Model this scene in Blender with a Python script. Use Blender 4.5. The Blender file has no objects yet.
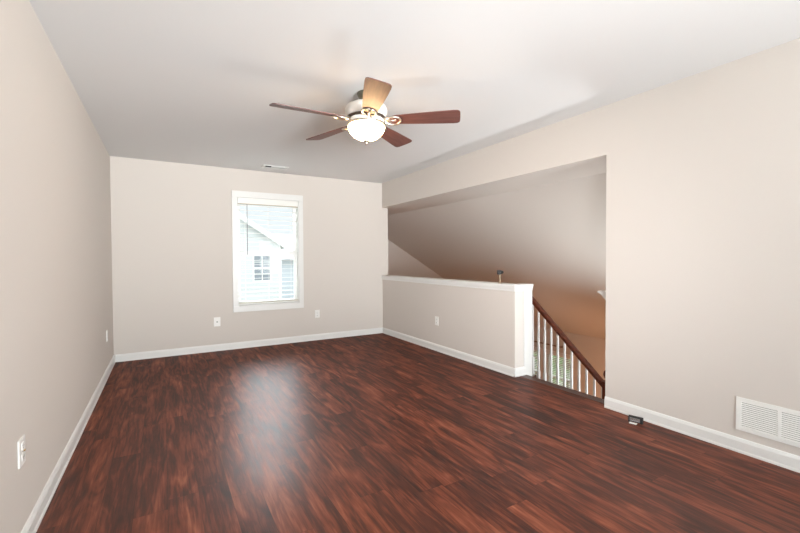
import bpy, bmesh, math, random
from mathutils import Vector, Matrix
random.seed(7)
sc = bpy.context.scene
COL = sc.collection
R = math.radians

# ------------------------------------------------------------------ camera
XL, XR, YB, CZ, YJ, ZH, YE, H = -.511, 3.088, 5.855, 1.2194, 1.985, 2.045, 2.968, 2.44
yaw, pit, rol = R(30.29), R(-1.158), R(.283)
fw = Vector((math.sin(yaw)*math.cos(pit), math.cos(yaw)*math.cos(pit), math.sin(pit)))
rt = Vector((math.cos(yaw), -math.sin(yaw), 0)); up = rt.cross(fw)
rt2 = rt*math.cos(rol) - up*math.sin(rol); up2 = rt*math.sin(rol) + up*math.cos(rol)
cam = bpy.data.cameras.new('camera'); cam.sensor_width = 36; cam.lens = 36*404.7/800; cam.clip_start = .05
co = bpy.data.objects.new('camera', cam); COL.objects.link(co)
m = Matrix((rt2, up2, -fw)).transposed().to_4x4(); m.translation = Vector((0, 0, CZ))
co.matrix_world = m
sc.camera = co

# ------------------------------------------------------------------ world, lights, exposure
w = bpy.data.worlds.new('sky'); sc.world = w; w.use_nodes = True
bg = w.node_tree.nodes['Background']
bg.inputs[0].default_value = (.90, .94, 1, 1)
# bright cloudy sky: pale near the horizon, high patch boosted for the floor highlight
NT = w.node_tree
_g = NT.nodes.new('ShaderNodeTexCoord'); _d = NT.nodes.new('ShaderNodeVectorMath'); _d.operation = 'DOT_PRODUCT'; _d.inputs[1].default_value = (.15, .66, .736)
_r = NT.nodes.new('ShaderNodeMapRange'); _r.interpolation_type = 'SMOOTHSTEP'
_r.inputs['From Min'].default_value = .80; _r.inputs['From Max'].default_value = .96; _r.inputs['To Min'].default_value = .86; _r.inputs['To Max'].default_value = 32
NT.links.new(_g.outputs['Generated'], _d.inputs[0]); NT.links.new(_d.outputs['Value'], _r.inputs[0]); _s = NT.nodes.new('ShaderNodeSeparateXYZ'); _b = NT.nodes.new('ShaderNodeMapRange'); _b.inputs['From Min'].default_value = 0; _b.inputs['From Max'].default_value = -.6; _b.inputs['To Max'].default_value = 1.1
_a = NT.nodes.new('ShaderNodeMath'); _a.operation = 'ADD'  # adds extra sky on the room side to brighten the house front
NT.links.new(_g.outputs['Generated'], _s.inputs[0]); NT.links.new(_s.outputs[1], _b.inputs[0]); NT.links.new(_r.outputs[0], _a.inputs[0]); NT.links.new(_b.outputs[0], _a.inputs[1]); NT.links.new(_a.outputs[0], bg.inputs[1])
sc.view_settings.view_transform = 'Standard'; sc.view_settings.look = 'None'
sc.view_settings.gamma = 1; sc.view_settings.use_curve_mapping = False
sc.view_settings.exposure = 0.29

def area(name, loc, rot, sx, sy, power, color):
    l = bpy.data.lights.new(name, 'AREA'); l.shape = 'RECTANGLE'; l.size = sx; l.size_y = sy
    l.energy = power; l.color = color
    o = bpy.data.objects.new(name, l); COL.objects.link(o); o.location = loc; o.rotation_euler = rot
    return o
# added unseen fills evening out the room, and daylight from the front window side
area('front_daylight', (1.25, -3.6, .5), (R(125), 0, 0), 2.2, 1.6, 172, (.80, .935, 1))
q = area('fill_low', (1.25, -4.2, 1.0), (R(100), 0, 0), 1.6, 1.2, 24, (.97, .97, .96)); q.data.spread = R(70)
q = area('fill_high', (1.25, -4.2, .8), (R(112), 0, 0), 1.6, 1.2, 52, (.97, .97, .96)); q.data.spread = R(60)
q = area('side_fill', (-.40, -.7, 1.0), (R(91), 0, R(-40)), .9, 1.0, 16, (.97, .98, 1)); q.data.spread = R(48)  # unseen fill added to lift the half wall and header
q = area('side_fill', (2.9, -.7, 1.3), (R(93), 0, R(36)), .9, 1.0, 9, (.94, .97, 1)); q.data.spread = R(56)  # unseen fill added to lift the far left wall
# unseen fill added beyond the right wall to brighten the sloped ceiling
q = area('stairwell_fill', (4.95, 2.6, -.9), (0, 0, 0), .5, .5, 26, (.92, .98, 1)); q.data.spread = R(130)
q.rotation_euler = Vector((-.35, .12, 1)).to_track_quat('-Z', 'Y').to_euler()
# the lamp burning in the living room below
l = bpy.data.lights.new('lower_room_lamp', 'POINT'); l.energy = 44; l.color = (1, .50, .27); l.shadow_soft_size = .12
o = bpy.data.objects.new('lower_room_lamp', l); COL.objects.link(o); o.location = (6.3, 4.6, -1.75)

# ------------------------------------------------------------------ materials
def mat(name, col, rough=.5, metal=0, spec=.5, noise=0, bump=0, scale=40, emit=None, es=0, alpha=1, trans=0):
    m = bpy.data.materials.new(name); m.use_nodes = True
    nt = m.node_tree; b = nt.nodes['Principled BSDF']
    b.inputs['Base Color'].default_value = (*col, 1); b.inputs['Roughness'].default_value = rough
    b.inputs['Metallic'].default_value = metal; b.inputs['Specular IOR Level'].default_value = spec
    b.inputs['Transmission Weight'].default_value = trans
    if emit: b.inputs['Emission Color'].default_value = (*emit, 1); b.inputs['Emission Strength'].default_value = es
    tc = nt.nodes.new('ShaderNodeTexCoord'); n = nt.nodes.new('ShaderNodeTexNoise')
    n.inputs['Scale'].default_value = scale; n.inputs['Detail'].default_value = 3
    nt.links.new(tc.outputs['Object'], n.inputs['Vector'])
    if noise:
        mx = nt.nodes.new('ShaderNodeMix'); mx.data_type = 'RGBA'
        mx.inputs[6].default_value = (*[c*(1-noise) for c in col], 1); mx.inputs[7].default_value = (*[min(1, c*(1+noise)) for c in col], 1)
        nt.links.new(n.outputs[0], mx.inputs[0]); nt.links.new(mx.outputs[2], b.inputs['Base Color'])
    if bump:
        bp = nt.nodes.new('ShaderNodeBump'); bp.inputs['Strength'].default_value = bump; bp.inputs['Distance'].default_value = .002
        nt.links.new(n.outputs[0], bp.inputs['Height']); nt.links.new(bp.outputs[0], b.inputs['Normal'])
    return m
PAINT = (.655, .609, .563)
M = {}
M['wall'] = mat('wall_paint', PAINT, .8, spec=.15, noise=.01, bump=.08, scale=180)
M['ceil'] = mat('ceiling_paint', (.74, .74, .735), .85, spec=.2, noise=.01, bump=.12, scale=120)
M['trim'] = mat('white_trim_paint', (.77, .77, .75), .35, noise=.01)
M['plate'] = mat('white_plastic', (.86, .85, .82), .3, noise=.01)
M['blind'] = mat('white_faux_wood_blind', (.83, .83, .79), .4, noise=.02)
M['cord'] = mat('beige_cord', (.45, .38, .27), .7, noise=.1)
M['dark'] = mat('dark_slot', (.02, .02, .02), .6, noise=.1)
M['slot'] = mat('vent_shade_grey', (.16, .15, .14), .8, noise=.1)  # dark grey standing in for the shade inside the vents
M['brass'] = mat('brass', (.55, .38, .18), .3, metal=1, noise=.05)
M['nickel'] = mat('brushed_nickel', (.66, .60, .53), .28, metal=1, noise=.05)
M['fanwhite'] = mat('white_enamel_housing', (.80, .76, .70), .3, noise=.02)
M['pewter'] = mat('dark_pewter', (.17, .16, .12), .35, metal=.8, noise=.1)
M['band'] = mat('dark_bronze_band', (.10, .07, .05), .4, metal=.6, noise=.1)
M['black'] = mat('black_plastic', (.012, .010, .010), .65, noise=.1)
M['smoke'] = mat('smoky_grey_plastic', (.20, .19, .19), .2, noise=.2, scale=60)
M['silver'] = mat('silver_screw', (.8, .8, .8), .25, metal=1, noise=.03)
M['nosing'] = mat('dark_wood_nosing', (.060, .022, .016), .35, noise=.3, scale=30)
M['blackgrille'] = mat('white_register_enamel', (.84, .84, .81), .4, noise=.01)
M['siding'] = mat('white_house_siding', (.60, .61, .62), .6, noise=.02)
M['bluesiding'] = mat('blue_grey_siding', (.55, .58, .62), .6, noise=.03)
M['shingle'] = mat('grey_shingles', (.34, .34, .35), .9, noise=.2, scale=20)
M['lawn'] = mat('lawn_grass', (.17, .19, .15), .95, noise=.4, scale=12)
M['leaf'] = mat('shrub_leaves', (.13, .27, .08), .7, noise=.4, scale=9)
M['bark'] = mat('shrub_bark', (.12, .08, .05), .9, noise=.3)
M['fence'] = mat('weathered_fence_wood', (.28, .19, .13), .9, noise=.2)
M['carpet'] = mat('beige_carpet', (.42, .33, .25), .95, noise=.15, bump=.5, scale=300)
M['houseglass'] = mat('dark_house_glass', (.20, .23, .27), .1, noise=.05)

def glass():
    m = bpy.data.materials.new('window_glass'); m.use_nodes = True; nt = m.node_tree
    nt.nodes.remove(nt.nodes['Principled BSDF'])
    out = nt.nodes['Material Output']; t = nt.nodes.new('ShaderNodeBsdfTransparent'); g = nt.nodes.new('ShaderNodeBsdfGlossy')
    t.inputs[0].default_value = (.96, .98, .97, 1); g.inputs['Roughness'].default_value = .02
    fr = nt.nodes.new('ShaderNodeFresnel'); fr.inputs[0].default_value = 1.3
    mx = nt.nodes.new('ShaderNodeMixShader')
    nt.links.new(fr.outputs[0], mx.inputs[0]); nt.links.new(t.outputs[0], mx.inputs[1]); nt.links.new(g.outputs[0], mx.inputs[2])
    nt.links.new(mx.outputs[0], out.inputs[0]); return m
M['glass'] = glass()

def bowl_glass():
    m = bpy.data.materials.new('lit_alabaster_glass'); m.use_nodes = True; nt = m.node_tree; b = nt.nodes['Principled BSDF']
    b.inputs['Base Color'].default_value = (.9, .85, .72, 1); b.inputs['Roughness'].default_value = .25
    tc = nt.nodes.new('ShaderNodeTexCoord'); n = nt.nodes.new('ShaderNodeTexNoise'); n.inputs['Scale'].default_value = 9; n.inputs['Detail'].default_value = 4
    n.inputs['Distortion'].default_value = 1.5
    r = nt.nodes.new('ShaderNodeValToRGB')
    r.color_ramp.elements[0].position = .35; r.color_ramp.elements[0].color = (1, .58, .24, 1)
    r.color_ramp.elements[1].position = .6; r.color_ramp.elements[1].color = (1, .66, .34, 1)
    nt.links.new(tc.outputs['Object'], n.inputs['Vector']); nt.links.new(n.outputs[0], r.inputs[0])
    nt.links.new(r.outputs[0], b.inputs['Emission Color']); b.inputs['Emission Strength'].default_value = BOWL
    return m
BOWL = 32
M['bowl'] = bowl_glass()

def wood(name, c0, c1, c2, rough=.35, scale=(3, 40, 40), coat=0):
    m = bpy.data.materials.new(name); m.use_nodes = True; nt = m.node_tree; b = nt.nodes['Principled BSDF']
    tc = nt.nodes.new('ShaderNodeTexCoord'); mp = nt.nodes.new('ShaderNodeMapping'); mp.inputs['Scale'].default_value = scale
    n = nt.nodes.new('ShaderNodeTexNoise'); n.inputs['Scale'].default_value = 1; n.inputs['Detail'].default_value = 5; n.inputs['Distortion'].default_value = .6
    r = nt.nodes.new('ShaderNodeValToRGB'); e = r.color_ramp.elements
    e[0].position = .3; e[0].color = (*c0, 1); e[1].position = .72; e[1].color = (*c2, 1)
    k = e.new(.5); k.color = (*c1, 1)
    nt.links.new(tc.outputs['Object'], mp.inputs[0]); nt.links.new(mp.outputs[0], n.inputs['Vector'])
    nt.links.new(n.outputs[0], r.inputs[0]); nt.links.new(r.outputs[0], b.inputs['Base Color'])
    b.inputs['Roughness'].default_value = rough; b.inputs['Coat Weight'].default_value = coat
    return m
M['blade'] = wood('walnut_fan_blade', (.10, .038, .030), (.135, .052, .042), (.175, .070, .056), .5, (4, 50, 20))
M['rail'] = wood('cherry_handrail', (.075, .014, .005), (.13, .026, .008), (.19, .040, .013), .38, (30, 3, 30), 0)

def floor_mat():
    m = bpy.data.materials.new('cherry_vinyl_planks'); m.use_nodes = True; nt = m.node_tree; L = nt.links; b = nt.nodes['Principled BSDF']
    def N(t, **k):
        n = nt.nodes.new(t)
        for a, v in k.items(): setattr(n, a, v)
        return n
    def MA(op, a, c=None, d=None):
        n = N('ShaderNodeMath', operation=op)
        for i, v in enumerate((a, c, d)):
            if v is None: continue
            if isinstance(v, (int, float)): n.inputs[i].default_value = v
            else: L.new(v, n.inputs[i])
        return n.outputs[0]
    g = N('ShaderNodeNewGeometry'); s = N('ShaderNodeSeparateXYZ'); L.new(g.outputs['Position'], s.inputs[0])
    PW, PL = .142, 1.22
    u = MA('DIVIDE', s.outputs[0], PW); row = MA('FLOOR', u); fu = MA('FRACT', u)
    wr = N('ShaderNodeTexWhiteNoise', noise_dimensions='1D'); L.new(row, wr.inputs['W'])
    v = MA('ADD', MA('DIVIDE', s.outputs[1], PL), MA('MULTIPLY', wr.outputs[0], 7)); colm = MA('FLOOR', v); fv = MA('FRACT', v)
    cid = N('ShaderNodeCombineXYZ'); L.new(row, cid.inputs[0]); L.new(colm, cid.inputs[1])
    wn = N('ShaderNodeTexWhiteNoise', noise_dimensions='3D'); L.new(cid.outputs[0], wn.inputs['Vector'])
    # coordinates for the printed grain, shifted plank by plank
    c = N('ShaderNodeCombineXYZ'); L.new(MA('MULTIPLY', s.outputs[0], 1), c.inputs[0]); L.new(s.outputs[1], c.inputs[1]); L.new(MA('MULTIPLY', wn.outputs[0], 30), c.inputs[2])
    def noise(scl, det, dist):
        mp = N('ShaderNodeMapping'); mp.inputs['Scale'].default_value = scl; L.new(c.outputs[0], mp.inputs[0])
        n = N('ShaderNodeTexNoise'); n.inputs['Scale'].default_value = 1; n.inputs['Detail'].default_value = det; n.inputs['Distortion'].default_value = dist
        L.new(mp.outputs[0], n.inputs['Vector']); return n.outputs[0]
    big = noise((11, 1.9, 1), 4, 1.3); fine = noise((62, 4.2, 1), 4, .6); hair = noise((190, 9, 1), 3, .2)
    val = MA('ADD', MA('ADD', MA('MULTIPLY', big, .66), MA('MULTIPLY', fine, .38)), MA('MULTIPLY', hair, .12))
    val = MA('ADD', val, MA('MULTIPLY', MA('SUBTRACT', wn.outputs[0], .5), .09))
    r = N('ShaderNodeValToRGB'); e = r.color_ramp.elements
    e[0].position = .42; e[0].color = (.040, .0135, .009, 1); e[1].position = .82; e[1].color = (.34, .112, .056, 1)
    k = e.new(.54); k.color = (.090, .023, .0125, 1); k = e.new(.66); k.color = (.185, .048, .023, 1)
    L.new(val, r.inputs[0])
    # seams
    du = MA('MULTIPLY', MA('MINIMUM', fu, MA('SUBTRACT', 1, fu)), PW); dv = MA('MULTIPLY', MA('MINIMUM', fv, MA('SUBTRACT', 1, fv)), PL)
    d = MA('MINIMUM', du, dv); seam = N('ShaderNodeMapRange'); seam.inputs['From Max'].default_value = .0016; seam.inputs['To Min'].default_value = .45
    L.new(d, seam.inputs[0])
    mx = N('ShaderNodeMix', data_type='RGBA', blend_type='MULTIPLY'); mx.inputs[0].default_value = 1
    L.new(r.outputs[0], mx.inputs[6]); L.new(seam.outputs[0], mx.inputs[7]); L.new(mx.outputs[2], b.inputs['Base Color'])
    rr = N('ShaderNodeMapRange'); rr.inputs['To Min'].default_value = .28; rr.inputs['To Max'].default_value = .46
    L.new(fine, rr.inputs[0]); L.new(rr.outputs[0], b.inputs['Roughness'])
    b.inputs['Specular IOR Level'].default_value = 0
    bp = N('ShaderNodeBump'); bp.inputs['Strength'].default_value = .35; bp.inputs['Distance'].default_value = .0012
    L.new(MA('ADD', MA('MULTIPLY', fine, .7), MA('MULTIPLY', hair, .5)), bp.inputs['Height']); L.new(bp.outputs[0], b.inputs['Normal'])
    # satin wear layer with a soft, limited sheen
    gl = N('ShaderNodeBsdfGlossy'); L.new(rr.outputs[0], gl.inputs['Roughness']); L.new(bp.outputs[0], gl.inputs['Normal'])
    fr = N('ShaderNodeFresnel'); fr.inputs[0].default_value = 1.40; mxs = N('ShaderNodeMixShader')
    L.new(MA('MINIMUM', fr.outputs[0], .085), mxs.inputs[0]); L.new(b.outputs[0], mxs.inputs[1]); L.new(gl.outputs[0], mxs.inputs[2])
    L.new(mxs.outputs[0], nt.nodes['Material Output'].inputs[0])
    return m
M['floor'] = floor_mat()

def siding_bump(m, pitch):
    nt = m.node_tree; b = nt.nodes['Principled BSDF']
    g = nt.nodes.new('ShaderNodeNewGeometry'); s = nt.nodes.new('ShaderNodeSeparateXYZ'); nt.links.new(g.outputs['Position'], s.inputs[0])
    d = nt.nodes.new('ShaderNodeMath'); d.operation = 'DIVIDE'; d.inputs[1].default_value = pitch; nt.links.new(s.outputs[2], d.inputs[0])
    f = nt.nodes.new('ShaderNodeMath'); f.operation = 'FRACT'; nt.links.new(d.outputs[0], f.inputs[0])
    bp = nt.nodes.new('ShaderNodeBump'); bp.inputs['Distance'].default_value = .02; bp.inputs['Strength'].default_value = .7; bp.invert = True
    nt.links.new(f.outputs[0], bp.inputs['Height']); nt.links.new(bp.outputs[0], b.inputs['Normal'])
siding_bump(M['siding'], .18); siding_bump(M['bluesiding'], .18)

# ------------------------------------------------------------------ mesh helpers
class MB:
    def __init__(s): s.bm = bmesh.new(); s.mats = []
    def _mi(s, mt):
        if mt is None: return 0
        if mt not in s.mats: s.mats.append(mt)
        return s.mats.index(mt)
    def face(s, vs, mi=0, smooth=False):
        try: f = s.bm.faces.new(vs); f.material_index = mi; f.smooth = smooth; return f
        except ValueError: return None
    def box(s, x0, x1, y0, y1, z0, z1, M4=None, mt=None, bev=0):
        mi = s._mi(mt); t = bmesh.new()
        v = [t.verts.new((x, y, z)) for x in (x0, x1) for y in (y0, y1) for z in (z0, z1)]
        for q in ((0, 1, 3, 2), (4, 6, 7, 5), (0, 4, 5, 1), (2, 3, 7, 6), (0, 2, 6, 4), (1, 5, 7, 3)): t.faces.new([v[i] for i in q])
        if bev: bmesh.ops.bevel(t, geom=t.edges[:], offset=bev, segments=2, profile=.6, affect='EDGES')
        s.merge(t, M4, mi); return s
    def merge(s, t, M4=None, mi=0, smooth=False):
        mp = {}
        for v in t.verts: mp[v] = s.bm.verts.new(M4 @ v.co if M4 else v.co)
        for f in t.faces: s.face([mp[v] for v in f.verts], mi, smooth)
        t.free()
    def prism(s, prof, a, b, fn, mt=None, smooth=False):
        """prof: list of 2D points; fn(p, q, t) -> 3D; extruded from t=a to t=b"""
        mi = s._mi(mt)
        A = [s.bm.verts.new(fn(p, q, a)) for p, q in prof]; B = [s.bm.verts.new(fn(p, q, b)) for p, q in prof]
        n = len(prof)
        for i in range(n): s.face([A[i], A[(i+1) % n], B[(i+1) % n], B[i]], mi, smooth)
        s.face(A[::-1], mi); s.face(B, mi); return s
    def lathe(s, prof, c=(0, 0, 0), n=32, M4=None, mt=None):
        mi = s._mi(mt); rings = []
        for r, z in prof:
            if r < 1e-6: rings.append([s.bm.verts.new(_t(M4, (c[0], c[1], c[2]+z)))])
            else: rings.append([s.bm.verts.new(_t(M4, (c[0]+r*math.cos(2*math.pi*i/n), c[1]+r*math.sin(2*math.pi*i/n), c[2]+z))) for i in range(n)])
        for A, B in zip(rings, rings[1:]):
            for i in range(n):
                j = (i+1) % n
                if len(A) == 1 and len(B) == 1: continue
                if len(A) == 1: s.face([A[0], B[i], B[j]], mi, True)
                elif len(B) == 1: s.face([A[i], A[j], B[0]], mi, True)
                else: s.face([A[i], A[j], B[j], B[i]], mi, True)
        return s
    def tube(s, pts, r, n=8, mt=None):
        mi = s._mi(mt); pts = [Vector(p) for p in pts]; rings = []
        for i, p in enumerate(pts):
            d = (pts[min(i+1, len(pts)-1)] - pts[max(i-1, 0)]).normalized()
            a = d.cross(Vector((0, 0, 1)) if abs(d.z) < .9 else Vector((1, 0, 0))).normalized(); b = d.cross(a)
            rr = r[i] if isinstance(r, (list, tuple)) else r
            rings.append([s.bm.verts.new(p + a*rr*math.cos(2*math.pi*k/n) + b*rr*math.sin(2*math.pi*k/n)) for k in range(n)])
        for A, B in zip(rings, rings[1:]):
            for k in range(n): s.face([A[k], A[(k+1) % n], B[(k+1) % n], B[k]], mi, True)
        s.face(rings[0][::-1], mi); s.face(rings[-1], mi); return s
    def build(s, name, mt, parent=None, kind=None, autosmooth=False):
        bmesh.ops.recalc_face_normals(s.bm, faces=s.bm.faces[:])
        me = bpy.data.meshes.new(name); s.bm.to_mesh(me); s.bm.free()
        me.materials.append(M[mt] if isinstance(mt, str) else mt)
        for k in s.mats[1:] if s.mats else []: me.materials.append(M[k])
        o = bpy.data.objects.new(name, me); COL.objects.link(o)
        if parent:
            o.parent = parent; o.matrix_parent_inverse = parent.matrix_world.inverted()
        if kind: o['kind'] = kind
        return o
def _t(M4, p): return (M4 @ Vector(p)) if M4 else Vector(p)
def box(name, mt, x0, x1, y0, y1, z0, z1, parent=None, kind=None, bev=0):
    return MB().box(x0, x1, y0, y1, z0, z1, bev=bev).build(name, mt, parent, kind)
def struct(name, mb, mt, parent=None): return mb.build(name, mt, parent, None if parent else 'structure')
def empty(name, loc=(0, 0, 0), label=None, cat=None, group=None, kind=None, rz=0):
    o = bpy.data.objects.new(name, None); COL.objects.link(o); o.location = loc; o.rotation_euler = (0, 0, rz); o.empty_display_size = .1
    o.matrix_world = Matrix.Translation(loc) @ Matrix.Rotation(rz, 4, 'Z')
    tag(o, label, cat, group, kind); return o
def tag(o, label=None, cat=None, group=None, kind=None):
    if label: o['label'] = label
    if cat: o['category'] = cat
    if group: o['group'] = group
    if kind: o['kind'] = kind
    return o
def local(o, parent):   # the mesh was written in its parent's own frame
    o.parent = parent; o.matrix_parent_inverse = Matrix.Identity(4); return o
def copy_tree(o, parent=None):
    c = o.copy(); COL.objects.link(c)
    if parent: c.parent = parent
    for ch in [x for x in COL.objects if x.parent == o]: copy_tree(ch, c)
    return c

# ------------------------------------------------------------------ room shell
YF = -4.6; T = .12; LZ = -2.80            # front wall, wall thickness, lower floor level
XE = 3.26                                  # edge of the upper floor at the stairwell
mb = MB(); mb.box(XL-.1, XR, YF-.1, YB+.1, -.02, 0); mb.box(XR, XR+.06, YJ, YE, -.02, 0)
struct('floor', mb, 'floor')
mb = MB(); mb.prism([(XR+.06, -.02), (XR+.06, .001), (XE-.012, .001), (XE, -.006), (XE, -.03), (XE-.02, -.05), (XR+.06, -.05)], YJ+.001, YE-.001, lambda p, q, t: (p, t, q))
struct('trim_1', mb, 'nosing')
box('floor_slab', 'wall', XL-.1, 3.205, YF-.1, 8.0, -.30, -.021, kind='structure')
struct('ceiling', MB().box(XL-.1, XR+.1, YF-.1, YB+.1, H, H+.1), 'ceil')
struct('wall_left', MB().box(XL-.13, XL-.017, YF-.1, YB+.12, 0, H), 'wall')
# back wall round the window opening
wx0, wx1, wz0, wz1 = .862, 1.712, .575, 2.062
XS = 3.193
mb = MB(); mb.box(XL-.1, wx0, YB, YB+.14, 0, H); mb.box(wx1, XS, YB, YB+.14, 0, H)
mb.box(wx0, wx1, YB, YB+.14, 0, wz0); mb.box(wx0, wx1, YB, YB+.14, wz1, H)
struct('wall_back', mb, 'wall')
# right wall with header over the stairwell opening
mb = MB(); mb.box(XR, XR+T, YF-.1, YJ, 0, H); mb.box(XR, XR+T, YJ, YB, ZH, H)
struct('wall_right', mb, 'wall')
# flat soffit beyond the header, running over the stairs
struct('soffit', MB().box(XR+T, 3.74, -.2, 8.2, ZH, ZH+.12), 'wall')
# front wall with its wide window
mb = MB(); fx0, fx1, fz0, fz1 = -.25, 2.75, .6, 2.3
mb.box(XL, fx0, YF-.12, YF, 0, H); mb.box(fx1, XR, YF-.12, YF, 0, H); mb.box(fx0, fx1, YF-.12, YF, 0, fz0); mb.box(fx0, fx1, YF-.12, YF, fz1, H)
struct('wall_front', mb, 'wall')
mb = MB()
for a, b in ((fx0, fx0+.06), (fx1-.06, fx1), (1.22, 1.28)): mb.box(a, b, YF-.09, YF-.03, fz0, fz1)
mb.box(fx0, fx1, YF-.09, YF-.03, fz0, fz0+.06); mb.box(fx0, fx1, YF-.09, YF-.03, fz1-.06, fz1)
wf = struct('window_2', mb, 'trim')
MB().box(fx0, fx1, YF-.065, YF-.06, fz0, fz1).build('pane', 'glass', wf)

# half wall and its trim
CT = .945
mb = MB(); mb.box(XR, XR+.13, YE, YB, 0, .905)
struct('wall_half', mb, 'wall')
# white square post closing the end of the half wall
mb = MB(); mb.box(XR+.134, XR+.252, YE-.004, YE+.115, -.30, .905, bev=.003)
struct('trim_2', mb, 'trim')
# cap with cove moulding
mb = MB(); ov = .020
mb.box(XR-ov, XR+.13+ov, YE+.13, YB, .922, CT, bev=.004)
mb.box(XR-ov, XR+.254, YE-ov, YE+.13, .922, CT, bev=.004)
prof = [(0, .874), (-.008, .876), (-.009, .895), (-.014, .905), (-.016, .922), (0, .922)]
mb.prism(prof, YE-.012, YB, lambda p, q, t: (XR+p, t, q)); mb.prism(prof, XR-.012, XR+.252, lambda p, q, t: (t, YE+p, q))
mb.prism(prof, YE, YB, lambda p, q, t: (XR+.13-p, t, q))
struct('trim_3', mb, 'trim')
# baseboards: profile height .105 with eased top and shoe
def base_prof(): return [(0, 0), (.014, 0), (.014, .012), (.011, .018), (.011, .068), (.008, .078), (.004, .088), (0, .090)]
def baseboard(name, a, b, fn): struct(name, MB().prism(base_prof(), a, b, fn), 'trim')
baseboard('baseboard_left', YF, YB, lambda p, q, t: (XL-.017+p*1.3, t, q))
baseboard('baseboard_back', XL, XR, lambda p, q, t: (t, YB-p, q))
baseboard('baseboard_right', YF, YJ, lambda p, q, t: (XR-p, t, q))
mb = MB(); mb.prism(base_prof(), YE-.014, YB-.02, lambda p, q, t: (XR-p, t, q)); mb.prism(base_prof(), XR-.014, XR+.15, lambda p, q, t: (t, YE-p, q))
struct('baseboard_half_wall', mb, 'trim')

# ------------------------------------------------------------------ stairwell and living room below
SL = .598; XV = 8.0; ZV = ZH - SL*(XV-3.74)
# sloped ceiling
mb = MB(); mb.prism([(3.74, ZH), (XV+.3, ZH-SL*(XV+.3-3.74)), (XV+.3, ZH+.15-SL*(XV+.3-3.74)), (3.74, ZH+.15)], -.2, 8.2, lambda p, q, t: (p, t, q))
struct('ceiling_sloped', mb, 'wall')
YG = 8.07
struct('wall_gable', MB().box(3.1, XV+.2, YG, YG+.12, LZ, 2.2), 'wall')
struct('wall_beside_stairs', MB().box(XS-.1, XS, YB+.14, YG, -.3, ZH), 'wall')
struct('wall_under_floor', MB().box(XS-.1, XS+.01, -.1, YG, LZ, -.3), 'wall')
# stairwell's near wall (faces away from the back wall)
struct('wall_stair_near', MB().box(XR+T, 4.60, YJ-.09, YJ+.03, LZ, ZH), 'wall')
struct('wall_living_near', MB().box(3.1, XV+.2, -.2, -.08, LZ, 2.2), 'wall')
struct('floor_lower', MB().box(3.1, XV+.2, -.2, YG+.1, LZ-.1, LZ), 'carpet')
# far wall with two windows
wins = [(5.95, 6.67), (6.84, 7.56)]; lz0, lz1 = -2.2, -1.06
mb = MB(); ys = [-.2] + [v for p in wins for v in p] + [YG+.1]
for i in range(0, len(ys), 2): mb.box(XV, XV+.12, ys[i], ys[i+1], LZ, ZV+.05)
for a, b in wins: mb.box(XV, XV+.12, a, b, LZ, lz0); mb.box(XV, XV+.12, a, b, lz1, ZV+.05)
struct('wall_far', mb, 'wall')
for k, (a, b) in enumerate(wins):
    mb = MB(); c = .05
    mb.box(XV-.018, XV, a-c, a, lz0-c, lz1+c); mb.box(XV-.018, XV, b, b+c, lz0-c, lz1+c); mb.box(XV-.018, XV, a, b, lz1, lz1+c); mb.box(XV-.03, XV, a-c, b+c, lz0-c, lz0)
    for y0, y1 in ((a, a+.035), (b-.035, b)): mb.box(XV+.05, XV+.09, y0, y1, lz0, lz1)
    mb.box(XV+.05, XV+.09, a, b, lz0, lz0+.04); mb.box(XV+.05, XV+.09, a, b, lz1-.04, lz1); mb.box(XV+.05, XV+.09, a, b, -1.66, -1.62)
    wo = struct(f'window_{k+3}', mb, 'trim'); MB().box(XV+.068, XV+.072, a, b, lz0, lz1).build('pane', 'glass', wo)
    bl = empty('window_blinds', (XV+.02, (a+b)/2, lz0), 'slatted blinds on the lower window '+('half hidden by the white post' if k else 'seen between the white balusters'), 'blinds', 'blinds on the lower windows')
    mb = MB(); n = 26
    for i in range(n):
        z = lz0+.03+i*(lz1-lz0-.09)/(n-1); mb.prism([(-.02, -.006), (-.02, -.004), (.02, .008), (.02, .006)], a+.01, b-.01, lambda p, q, t, z=z: (XV+.02+p, t, z+q))
    mb.build('slats', 'blind', bl)
    box('headrail', 'blind', XV-.005, XV+.045, a+.005, b-.005, lz1-.045, lz1-.002, bl)
    box('bottom_rail', 'blind', XV+.0, XV+.04, a+.01, b-.01, lz0+.002, lz0+.018, bl)
# slim rod above the lower windows
cr = MB().tube([(XV-.06, 6.15, -.86), (XV-.06, 7.75, -.86)], .016).build('curtain_rod', 'fence')
tag(cr, 'slim brown curtain rod on the wall above the lower windows', 'curtain rod')
for y in (6.2, 7.7): MB().box(XV-.075, XV, y-.01, y+.01, -.875, -.845).build('bracket', 'fence', cr)

# stairs going down behind the half wall
SX0, SX1 = XE+.03, 4.42; Y0 = 3.753+.051; TB = -.58; RUN = .2048; RISE = .1743
st = empty('staircase', (3.85, 3.2, LZ), 'open stairs with cherry handrail and white balusters going down beside the half wall', 'stairs')
for j in range(-2, 5):
    y1 = Y0 - j*RUN; y0 = y1-RUN; z = TB - RISE*j
    box('tread', 'nosing', SX0, SX1+.01, y0-.025, y1, z-.03, z, st)
    box('riser', 'trim', SX0, SX1, y1-.022, y1-.001, z, z+RISE-.031, st)
mb = MB(); a = Y0+2*RUN; b = Y0-5*RUN
mb.prism([(a, TB+RISE*2-.22), (a, TB+RISE*2-.45), (b, TB-RISE*4-.5), (b, TB-RISE*4-.22)], SX1-.04, SX1, lambda p, q, t: (t, p, q)); mb.build('stringer', 'trim', st)
box('landing', 'nosing', SX0, SX1, YJ+.035, b-.026, -1.45, TB-RISE*5, st)
box('landing_post', 'trim', 4.3, 4.4, YJ+.1, YJ+.2, LZ, -1.45, st)
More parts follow.
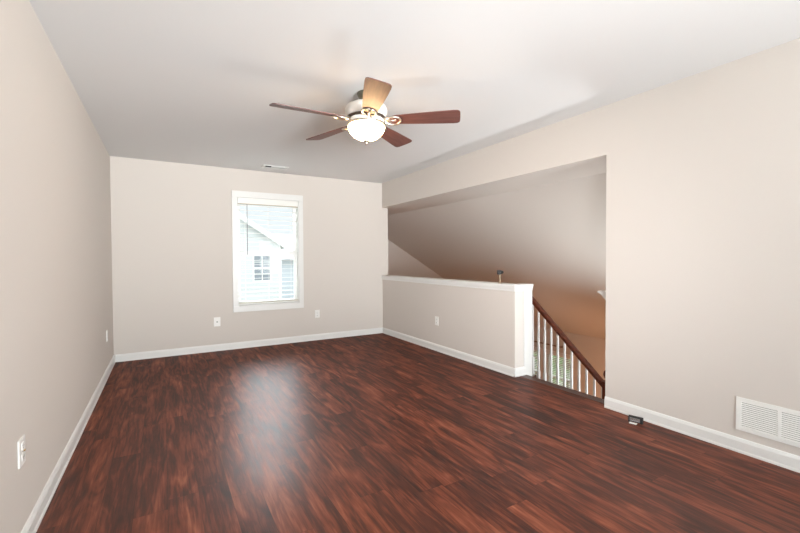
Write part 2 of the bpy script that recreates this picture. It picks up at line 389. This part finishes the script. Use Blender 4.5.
box('landing_post', 'trim', 4.3, 4.4, 2.6, 2.7, LZ, -1.45, st)
box('landing', 'nosing', SX0, SX1, a, YB-.01, -.09, TB+RISE*3-.0, st)
# balustrade on the far side of the stairs
XB = 4.35
rz = lambda y: .571 + (y-3.73)*.851
br = st
hp = [(-.022, -.052), (.022, -.052), (.026, -.034), (.036, -.026), (.038, -.010), (.028, .004), (.012, .010), (-.012, .010), (-.028, .004), (-.038, -.010), (-.036, -.026), (-.026, -.034)]
mb = MB(); ya, yb = 4.02, 2.80
mb.prism([(p, q*1.25-.012) for p, q in hp], ya, yb, lambda p, q, t: (XB+p, t, rz(t)+q)); mb.build('handrail', 'rail', br)
def baluster(y, z0, z1):
    mb = MB(); s = .0185
    mb.box(XB-s, XB+s, y-s, y+s, z0, z0+.27, bev=.002)
    L_ = z1-z0-.27
    mb.lathe([(.018, 0), (.012, .012), (.017, .03), (.014, .05), (.0175, L_*.25), (.0155, L_*.6), (.0135, L_-.01), (.0135, L_)], (XB, y, z0+.27), 12)
    return mb.build('baluster', 'trim', br)
for i in range(-2, 10):
    y = 3.753-.1024*i; j = math.floor(i/2)
    baluster(y, TB-RISE*j, rz(y)-.075)
def newel(y, z0, z1):
    mb = MB(); s = .044
    mb.box(XB-s, XB+s, y-s, y+s, z0, z1-.16, bev=.004); mb.box(XB-s-.01, XB+s+.01, y-s-.01, y+s+.01, z1-.16, z1-.14, bev=.003)
    mb.lathe([(.03, 0), (.022, .012), (.030, .03), (.045, .055), (.050, .08), (.044, .108), (.026, .128), (0, .135)], (XB, y, z1-.14), 20)
    return mb.build('newel_post', 'rail', br)
newel(2.765, TB-RISE*5, -.055); MB().box(XB-.044, XB+.044, 4.02, 4.108, TB+RISE*3, .80, bev=.004).build('newel_post', 'rail', br)
# white ledge with slanted underside on the stairwell's near wall
mb = MB(); mb.prism([(.03, .775), (.040, .775), (.050, .785), (.165, .906), (.185, .912), (.185, .928), (.03, .928)], XE+.0, 4.2, lambda p, q, t: (t, YJ+p, q))
tag(mb.build('wall_ledge', 'trim'), 'white ledge with slanted crown underside peeking past the right wall edge', 'ledge')

# small dark fixture standing on the half wall's cap
fx = empty('cap_fixture', (3.148, 3.24, CT), 'small dark fixture on a thin stem standing on the half wall cap', 'fixture')
MB().lathe([(0, 0), (.018, 0), (.018, .004), (.006, .008), (.006, .10), (0, .10)], (3.148, 3.24, CT), 14).build('stem', 'cord', fx)
c = Vector((3.148, 3.24, CT+.118)); dX = rt
A = Matrix.Translation(c) @ Matrix(((rt.x, 0, rt.y*-1), (rt.y, 0, rt.x), (0, 1, 0))).to_4x4()
hm = MB(); hm.box(-.030, .006, -.024, .024, -.018, .018, M4=Matrix.Translation(c) @ Matrix.Rotation(-yaw, 4, 'Z') @ Matrix.Rotation(R(90), 4, 'X'), bev=.005)
hm.tube([c+rt*.0, c+rt*.012, c+rt*.036], [.010, .022, .011], 12)
hd = hm.build('head', 'black', fx)
MB().lathe([(0, .003), (.002, .002), (.003, 0), (0, -.001)], (0, 0, 0), 12, M4=Matrix.Translation(c-fw*.021) @ Matrix.Rotation(-yaw, 4, 'Z') @ Matrix.Rotation(R(90), 4, 'X')).build('lens', 'silver', hd)

# ------------------------------------------------------------------ window in the back wall
mb = MB(); c = .060; yf = YB-.018
for (a, b, d, e) in ((wx0-c, wx0+.004, wz0+.004, wz1-.004), (wx1-.004, wx1+c, wz0+.004, wz1-.004)): mb.box(a, b, yf, YB, d, e, bev=.002)
mb.box(wx0-c, wx1+c, yf-.002, YB, wz1-.004, wz1+c+.02, bev=.003); mb.box(wx0-c, wx1+c, yf-.002, YB, wz0-c-.015, wz0+.004, bev=.003)
win = struct('window_1', mb, 'trim')
mb = MB(); mb.box(wx0, wx0+.012, YB, YB+.14, wz0, wz1); mb.box(wx1-.012, wx1, YB, YB+.14, wz0, wz1); mb.box(wx0, wx1, YB, YB+.14, wz0, wz0+.012); mb.box(wx0, wx1, YB, YB+.14, wz1-.012, wz1)
mb.build('window_jamb', 'trim', win)
zm = 1.30
def sash(z0, z1, y):
    mb = MB(); t = .042; a, b = wx0+.012, wx1-.012
    mb.box(a, a+t, y, y+.03, z0, z1); mb.box(b-t, b, y, y+.03, z0, z1); mb.box(a+t, b-t, y, y+.03, z0, z0+t); mb.box(a+t, b-t, y, y+.03, z1-t, z1)
    s = mb.build('sash', 'trim', win); MB().box(a+t, b-t, y+.013, y+.017, z0+t, z1-t).build('pane', 'glass', s)
sash(zm-.02, wz1-.012, YB+.105); sash(wz0+.012, zm+.02, YB+.072)
wb = empty('window_blinds', ((wx0+wx1)/2, YB+.03, wz0), 'white faux wood slatted blinds, open, in the back wall window', 'blinds')
box('headrail', 'blind', wx0+.014, wx1-.014, YB+.005, YB+.055, wz1-.055, wz1-.013, wb)
box('valance', 'blind', wx0+.013, wx1-.013, YB-.010, YB+.003, wz1-.085, wz1-.008, wb, bev=.003)
mb = MB(); n = 22; zt, zb = wz1-.110, wz0+.062
for i in range(n):
    z = zb+(zt-zb)*i/(n-1)
    mb.prism([(-.025, .0000), (-.025, .0045), (.025, .0030), (.025, -.0015)], wx0+.016, wx1-.016, lambda p, q, t, z=z: (t, YB+.030+p, z+q))
mb.build('slats', 'blind', wb)
box('bottom_rail', 'blind', wx0+.016, wx1-.016, YB+.008, YB+.052, wz0+.020, wz0+.040, wb, bev=.003)
box('cord_strip', 'cord', wx0+.016, wx1-.016, YB+.002, YB+.012, wz0+.040, wz0+.047, wb)
box('cord_strip', 'cord', wx0+.016, wx1-.016, YB-.003, YB+.006, wz1-.096, wz1-.0855, wb)
mb = MB()
for x in (wx0+.11, (wx0+wx1)/2, wx1-.11):
    for y in (YB+.005, YB+.055): mb.box(x-.0012, x+.0012, y, y+.001, wz0+.04, wz1-.06)
mb.build('ladder_cord', 'blind', wb)
MB().tube([(wx0+.135, YB-.004, wz1-.09), (wx0+.135, YB-.006, 1.28)], .0042, 8).build('tilt_wand', 'smoke', wb)

# ------------------------------------------------------------------ outlets and plates
def Mwall(loc, side):   # local: x across, y = out of wall, z up
    r = {'back': Matrix.Rotation(R(180), 4, 'Z'), 'right': Matrix.Rotation(R(90), 4, 'Z'), 'left': Matrix.Rotation(R(-90), 4, 'Z')}[side]
    return Matrix.Translation(loc) @ r
def outlet(loc, side, label, name='wall_outlet', kind='duplex', wdt=.072, hgt=.115, group='wall outlets'):
    e = bpy.data.objects.new(name, None); COL.objects.link(e); e.matrix_world = Mwall(loc, side); e.empty_display_size = .05
    tag(e, label, 'outlet' if kind != 'coax' else 'wall plate', group)
    local(MB().box(-wdt/2, wdt/2, 0, .007, -hgt/2, hgt/2, bev=.0025).build('cover_plate', 'plate'), e)
    if kind == 'duplex':
        for s in (-1, 1):
            rc = local(MB().box(-.016, .016, .006, .0095, s*.0235-.015, s*.0235+.015, bev=.003).build('socket', 'plate'), e)
            mb = MB(); z = s*.0235
            mb.box(-.008, -.0055, .009, .0098, z-.003, z+.006); mb.box(.0055, .008, .009, .0098, z-.003, z+.006); mb.box(-.002, .002, .009, .0098, z-.010, z-.006)
            local(mb.build('slots', 'dark'), rc)
        local(MB().lathe([(0, .0085), (.0035, .008), (.0035, .006)], (0, 0, 0), 12, M4=Matrix.Rotation(R(-90), 4, 'X')).build('screw', 'silver'), e)
    else:
        local(MB().lathe([(0, .018), (.005, .018), (.005, .012), (.008, .012), (.008, .006)], (0, 0, 0), 12, M4=Matrix.Rotation(R(-90), 4, 'X')).build('coax_connector', 'pewter'), e)
    return e
e = outlet((XL-.017, 2.250, .419), 'left', 'white outlet plate low on the left wall with a brass tipped pin', wdt=.082)
local(MB().box(-.016, -.004, .009, .014, -.003, .003, bev=.001).build('pin', 'brass'), e)
outlet((XL-.017, 1.915, .415), 'left', 'white outlet plate cut by the left edge of the photo')
outlet((XL-.017, 5.22, .42), 'left', 'white outlet plate at the far end of the left wall near the corner')
outlet((.602, YB, .388), 'back', 'white cable jack plate on the back wall left of the window', 'cable_plate', 'coax', .08, .12, 'wall plates')
outlet((1.979, YB, .394), 'back', 'white outlet plate on the back wall right of the window')
outlet((XR, 4.33, .396), 'right', 'white outlet plate on the half wall')

# return air grille low on the right wall
gy1, gy0, gz0, gz1 = 1.113, .700, .140, .345; xo = XR-.006
rg = empty('return_air_grille', (XR, (gy0+gy1)/2, gz0), 'white louvered return air grille low on the right wall', 'vent')
mb = MB(); fr = .026
mb.box(xo, XR, gy1-fr, gy1, gz0+.022, gz1-.022); mb.box(xo, XR, gy0, gy0+fr, gz0+.022, gz1-.022); mb.box(xo, XR, gy0, gy1, gz0, gz0+.022); mb.box(xo, XR, gy0, gy1, gz1-.022, gz1)
mb.build('frame', 'blackgrille', rg)
box('divider', 'blackgrille', xo+.001, XR, (gy0+gy1)/2-.008, (gy0+gy1)/2+.008, gz0+.02, gz1-.02, rg)
mb = MB(); n = 14
for i in range(n):
    z = gz0+.027+i*(gz1-gz0-.052)/(n-1)
    mb.prism([(-.009, -.0030), (-.009, -.0015), (.0, .0050), (.0, .0034)], gy0+fr-.002, gy1-fr+.002, lambda p, q, t, z=z: (XR+p*.6-.0008, t, z+q))
mb.build('louvers', 'blackgrille', rg)
box('shade_sheet', 'slot', XR-.0009, XR-.0002, gy0+.02, gy1-.02, gz0+.018, gz1-.018, rg)  # flat dark sheet on the wall, painted for the shade behind the louvers
for y in (gy0+.012, gy1-.012): MB().lathe([(0, .002), (.004, .001), (.004, 0)], (0, 0, 0), 10, M4=Matrix.Translation((xo, y, (gz0+gz1)/2)) @ Matrix.Rotation(R(-90), 4, 'Y')).build('screw', 'plate', rg)

# supply register in the ceiling near the back wall
cx0, cx1, cy0, cy1 = 1.13, 1.46, 5.41, 5.57
cv = empty('ceiling_register', ((cx0+cx1)/2, (cy0+cy1)/2, H), 'small white ceiling register above the back window', 'vent')
mb = MB(); f2 = .028; z0 = H-.012
mb.box(cx0, cx1, cy0, cy0+f2, z0, H, bev=.003); mb.box(cx0, cx1, cy1-f2, cy1, z0, H, bev=.003); mb.box(cx0, cx0+f2, cy0+f2, cy1-f2, z0, H, bev=.003); mb.box(cx1-f2, cx1, cy0+f2, cy1-f2, z0, H, bev=.003)
mb.build('frame', 'trim', cv)
mb = MB()
for i in range(7):
    y = cy0+f2+.008+i*.0148
    mb.prism([(-.006, -.010), (-.0045, -.010), (.006, -.001), (.0045, -.001)], cx0+f2, cx1-f2, lambda p, q, t, y=y: (t, y+p, H+q))
mb.build('louvers', 'trim', cv)
box('shade_sheet', 'slot', cx0+.02, cx1-.02, cy0+.02, cy1-.02, H-.0009, H-.0002, cv)  # thin dark sheet imitating the shaded recess above the louvers
box('damper_lever', 'dark', cx0+.03, cx0+.10, cy0+.004, cy0+.022, H-.024, H-.011, cv)

# small dark gadget on the floor by the right baseboard
gd = empty('floor_gadget', (3.0, 1.70, 0), 'small black box with silvery front lying on the floor by the right baseboard', 'gadget', rz=R(-92))
GM = Matrix.Translation((2.992, 1.684, 0)) @ Matrix.Rotation(R(-74), 4, 'Z') @ Matrix.Scale(.84, 4)     # local x along its length, y towards the wall
def gpart(name, mb, mt, par=gd): return mb.build(name, mt, par)
mb = MB(); mb.box(-.056, .056, -.018, .018, .004, .010, M4=GM, bev=.002); mb.box(-.056, .056, -.018, .018, .042, .050, M4=GM, bev=.002)
mb.box(-.056, -.044, -.019, .019, 0, .050, M4=GM, bev=.002); mb.box(.036, .056, -.019, .019, 0, .050, M4=GM, bev=.003)
body = gpart('case', mb, 'black')
gpart('front_panel', MB().box(-.044, .036, -.015, .015, .010, .042, M4=GM), 'smoke')
mb = MB()
for z in (.018, .026, .034): mb.box(-.040, .032, -.0175, -.0148, z-.0015, z+.0015, M4=GM)
gpart('trim_bar', mb, 'silver')
sl = MB().box(-.040, .018, -.058, -.024, .0005, .0025, M4=GM).build('pale_sheet', 'plate')  # thin pale rectangle on the floor
tag(sl, 'tiny pale flat sheet on the floor in front of the black box', 'paper slip')

# ------------------------------------------------------------------ ceiling fan
FX, FY = 1.310, 2.725
fan = empty('ceiling_fan', (FX, FY, H), 'five blade ceiling fan with walnut blades and lit glass bowl', 'ceiling fan')
def flathe(name, prof, mt, par=fan, n=40): return MB().lathe(prof, (FX, FY, 0), n).build(name, mt, par)
flathe('canopy', [(0, H-.001), (.066, H-.001), (.068, H-.012), (.060, H-.032), (.040, H-.050), (.024, H-.056), (0, H-.056)], 'pewter')
flathe('downrod', [(0, H-.05), (.013, H-.05), (.013, 2.33), (0, 2.33)], 'pewter')
flathe('motor_housing', [(0, 2.362), (.06, 2.361), (.118, 2.352), (.146, 2.336), (.156, 2.315), (.156, 2.290), (.148, 2.272), (.132, 2.259), (0, 2.259)], 'fanwhite')
flathe('band', [(.128, 2.2605), (.141, 2.2595), (.143, 2.252), (.139, 2.246), (.126, 2.2455)], 'band')
flathe('switch_housing', [(0, 2.2455), (.126, 2.2455), (.133, 2.240), (.133, 2.226), (.124, 2.219), (0, 2.219)], 'fanwhite')
flathe('light_fitter', [(.112, 2.2195), (.130, 2.217), (.137, 2.209), (.135, 2.201), (.127, 2.197), (0, 2.197)], 'nickel')
flathe('bowl_shade', [(.130, 2.199), (.136, 2.190), (.132, 2.170), (.118, 2.144), (.096, 2.121), (.066, 2.104), (.036, 2.096), (0, 2.094)], 'bowl')
flathe('finial', [(0, 2.098), (.018, 2.097), (.023, 2.091), (.016, 2.084), (.008, 2.080), (.010, 2.072), (.007, 2.060), (0, 2.057)], 'nickel')
ZB = CZ+1.014
def blade_mesh():
    # outline in the blade's own frame: x outwards; narrow rounded root, wide rounded tip
    half = [(.175, 0), (.178, .022), (.190, .040), (.215, .052), (.30, .060), (.42, .069), (.55, .077), (.64, .081), (.668, .079), (.682, .068), (.687, .050), (.688, 0)]
    out = [(x, y) for x, y in half] + [(x, -y) for x, y in half[-2:0:-1]]
    t = bmesh.new(); th = .006
    A = [t.verts.new((x, y, 0)) for x, y in out]; B = [t.verts.new((x, y, th)) for x, y in out]
    t.faces.new(A[::-1]); t.faces.new(B)
    n = len(out)
    for i in range(n): t.faces.new([A[i], A[(i+1) % n], B[(i+1) % n], B[i]])
    mb = MB(); mb.merge(t); return mb
def iron_mesh():
    mb = MB()
    def arc(pts, w, h):
        for (x0, y0, z0), (x1, y1, z1) in zip(pts, pts[1:]):
            pass
        mb.tube(pts, w, 8)
    # two curling arms from the hub to the underside of the blade
    for s in (-1, 1):
        pts = [(.120, s*.012, .012), (.145, s*.026, -.002), (.175, s*.044, -.010), (.205, s*.050, -.008), (.235, s*.040, -.005), (.252, s*.020, -.004), (.256, 0, -.004)]
        mb.tube(pts, [.009, .009, .008, .008, .007, .007, .007], 8)
    mb.tube([(.115, 0, .014), (.150, 0, .0), (.185, 0, -.004), (.215, 0, -.004)], [.014, .012, .009, .007], 8)
    for x, y in ((.215, 0), (.240, .034), (.240, -.034)): mb.lathe([(0, -.009), (.008, -.007), (.009, 0), (0, 0)], (x, y, 0), 10)
    return mb
bl0 = blade_mesh().build('blade', 'blade'); ir0 = iron_mesh().build('blade_iron', 'nickel')
for k in range(5):
    ang = R(-37.5+72*k)
    b_, i_ = (bl0, ir0) if k == 0 else (bl0.copy(), ir0.copy())
    if k: COL.objects.link(b_); COL.objects.link(i_)
    b_.parent = fan
    b_.matrix_basis = Matrix.Translation((0, 0, ZB-H)) @ Matrix.Rotation(ang, 4, 'Z') @ Matrix.Rotation(R(-13), 4, 'X')
    b_.matrix_parent_inverse = Matrix.Identity(4)
    i_.parent = b_; i_.matrix_parent_inverse = Matrix.Identity(4); i_.matrix_basis = Matrix.Identity(4)

# ------------------------------------------------------------------ outdoors
struct('ground', MB().box(-60, 60, YB+.3, 80, LZ-.6, LZ-.5), 'lawn')
struct('ground_side', MB().box(XV+.4, 60, -40, YB+.2, LZ-.6, LZ-.5), 'lawn')
k = 22/13
HX = lambda x: x*k
HZ = lambda z: CZ+(z-CZ)*k
hs = empty('neighbour_house', (1, 22, LZ-.5), 'white sided gabled house across the yard seen through the back window', 'house')
xr = HX(3.215); xe = HX(3.445); ze = HZ(1.567); sl = .663; xp = .9; zp = ze+(xe-xp)*sl; xl = 2*xp-xr
zw = ze+(xe-xr)*sl-.12
MB().prism([(xr, LZ-.5), (xr, zw), (xp, zw+(xr-xp)*sl), (xl, zw), (xl, LZ-.5)], 22, 30, lambda p, q, t: (p, t, q)).build('wall', 'siding', hs)
for s in (1, -1):
    X = lambda x, s=s: xp+(x-xp)*s
    MB().prism([(X(xp), zp-.02), (X(xe), ze-.02), (X(xe), ze+.12), (X(xp), zp+.12)], 21.7, 30.3, lambda p, q, t: (p, t, q)).build('roof', 'shingle', hs)
    MB().prism([(X(xp), zp-.20), (X(xe), ze-.20), (X(xe), ze+.10), (X(xp), zp+.10)], 21.64, 21.69, lambda p, q, t: (p, t, q)).build('fascia', 'trim', hs)
box('corner_board', 'trim', xr-.14, xr+.02, 21.96, 21.999, LZ-.5, zw-.1, hs)
a, b, c_, d_ = HX(2.401), HX(2.872), HZ(.56), HZ(1.313)
mb = MB(); t = .09; y = 21.95
mb.box(a-t, a, y, 22, c_-t, d_+t); mb.box(b, b+t, y, 22, c_-t, d_+t); mb.box(a, b, y, 22, d_, d_+t); mb.box(a, b, y, 22, c_-t, c_)
zc = (c_+d_)/2; mb.box(a, b, y, 22, zc-.05, zc+.05); xm = (a+b)/2; mb.box(xm-.025, xm+.025, y, 22, c_, d_)
for z in ((c_+zc)/2, (d_+zc)/2): mb.box(a, b, y, 22, z-.015, z+.015)
hw = mb.build('window', 'trim', hs); box('pane', 'houseglass', a, b, 21.985, 21.995, c_, d_, hw)
h2 = empty('far_house', (9, 32, LZ-.5), 'blue grey sided house behind the white gabled house', 'house')
box('wall', 'bluesiding', 4, 15, 32, 40, LZ-.5, 1.25, h2)
MB().prism([(31.5, 1.2), (36, 3.4), (40.5, 1.2), (40.5, 1.05), (31.5, 1.05)], 3.6, 15.4, lambda p, q, t: (t, p, q)).build('roof', 'shingle', h2)
# fence and shrubs outside the lower windows
fn = empty('wooden_fence', (14, 11, LZ-.5), 'brown board fence beyond the lower windows', 'fence')
mb = MB()
for i in range(90): mb.box(14, 14.025, 4+i*.15, 4.142+i*.15, LZ-.5, -1.35)
mb.build('boards', 'fence', fn); box('rail', 'fence', 14.025, 14.09, 4, 17.5, -1.75, -1.65, fn)
def shrub(loc, r, h, label, seed):
    rnd = random.Random(seed); e = empty('garden_shrub', loc, label, 'shrub', 'shrubs outside the lower windows')
    mb = MB()
    for i in range(700):
        th = rnd.uniform(0, 6.283); ph = math.acos(rnd.uniform(-.5, 1)); q = rnd.uniform(.75, 1.05)
        p = Vector((loc[0]+r*q*math.sin(ph)*math.cos(th), loc[1]+r*q*math.sin(ph)*math.sin(th), loc[2]+h*.45+h*.55*q*math.cos(ph)))
        s = rnd.uniform(.05, .09); u = Vector((rnd.uniform(-1, 1), rnd.uniform(-1, 1), rnd.uniform(-1, 1))).normalized(); v = u.orthogonal().normalized()
        vs = [mb.bm.verts.new(p+u*s), mb.bm.verts.new(p+v*s*.5), mb.bm.verts.new(p-u*s), mb.bm.verts.new(p-v*s*.5)]; mb.face(vs)
    mb.build('foliage', 'leaf', e)
    mb = MB()
    for i in range(5):
        a = i*1.3; mb.tube([loc, (loc[0]+.2*r*math.cos(a), loc[1]+.2*r*math.sin(a), loc[2]+h*.3), (loc[0]+.6*r*math.cos(a), loc[1]+.6*r*math.sin(a), loc[2]+h*.75)], [.03, .02, .008], 6)
    mb.build('stems', 'bark', e)
shrub((10.6, 7.9, LZ-.5), .8, 1.9, 'green shrub outside the lower window beside the balusters', 1)
shrub((10.9, 9.6, LZ-.5), .8, 1.7, 'green shrub outside the lower window, left one', 2)
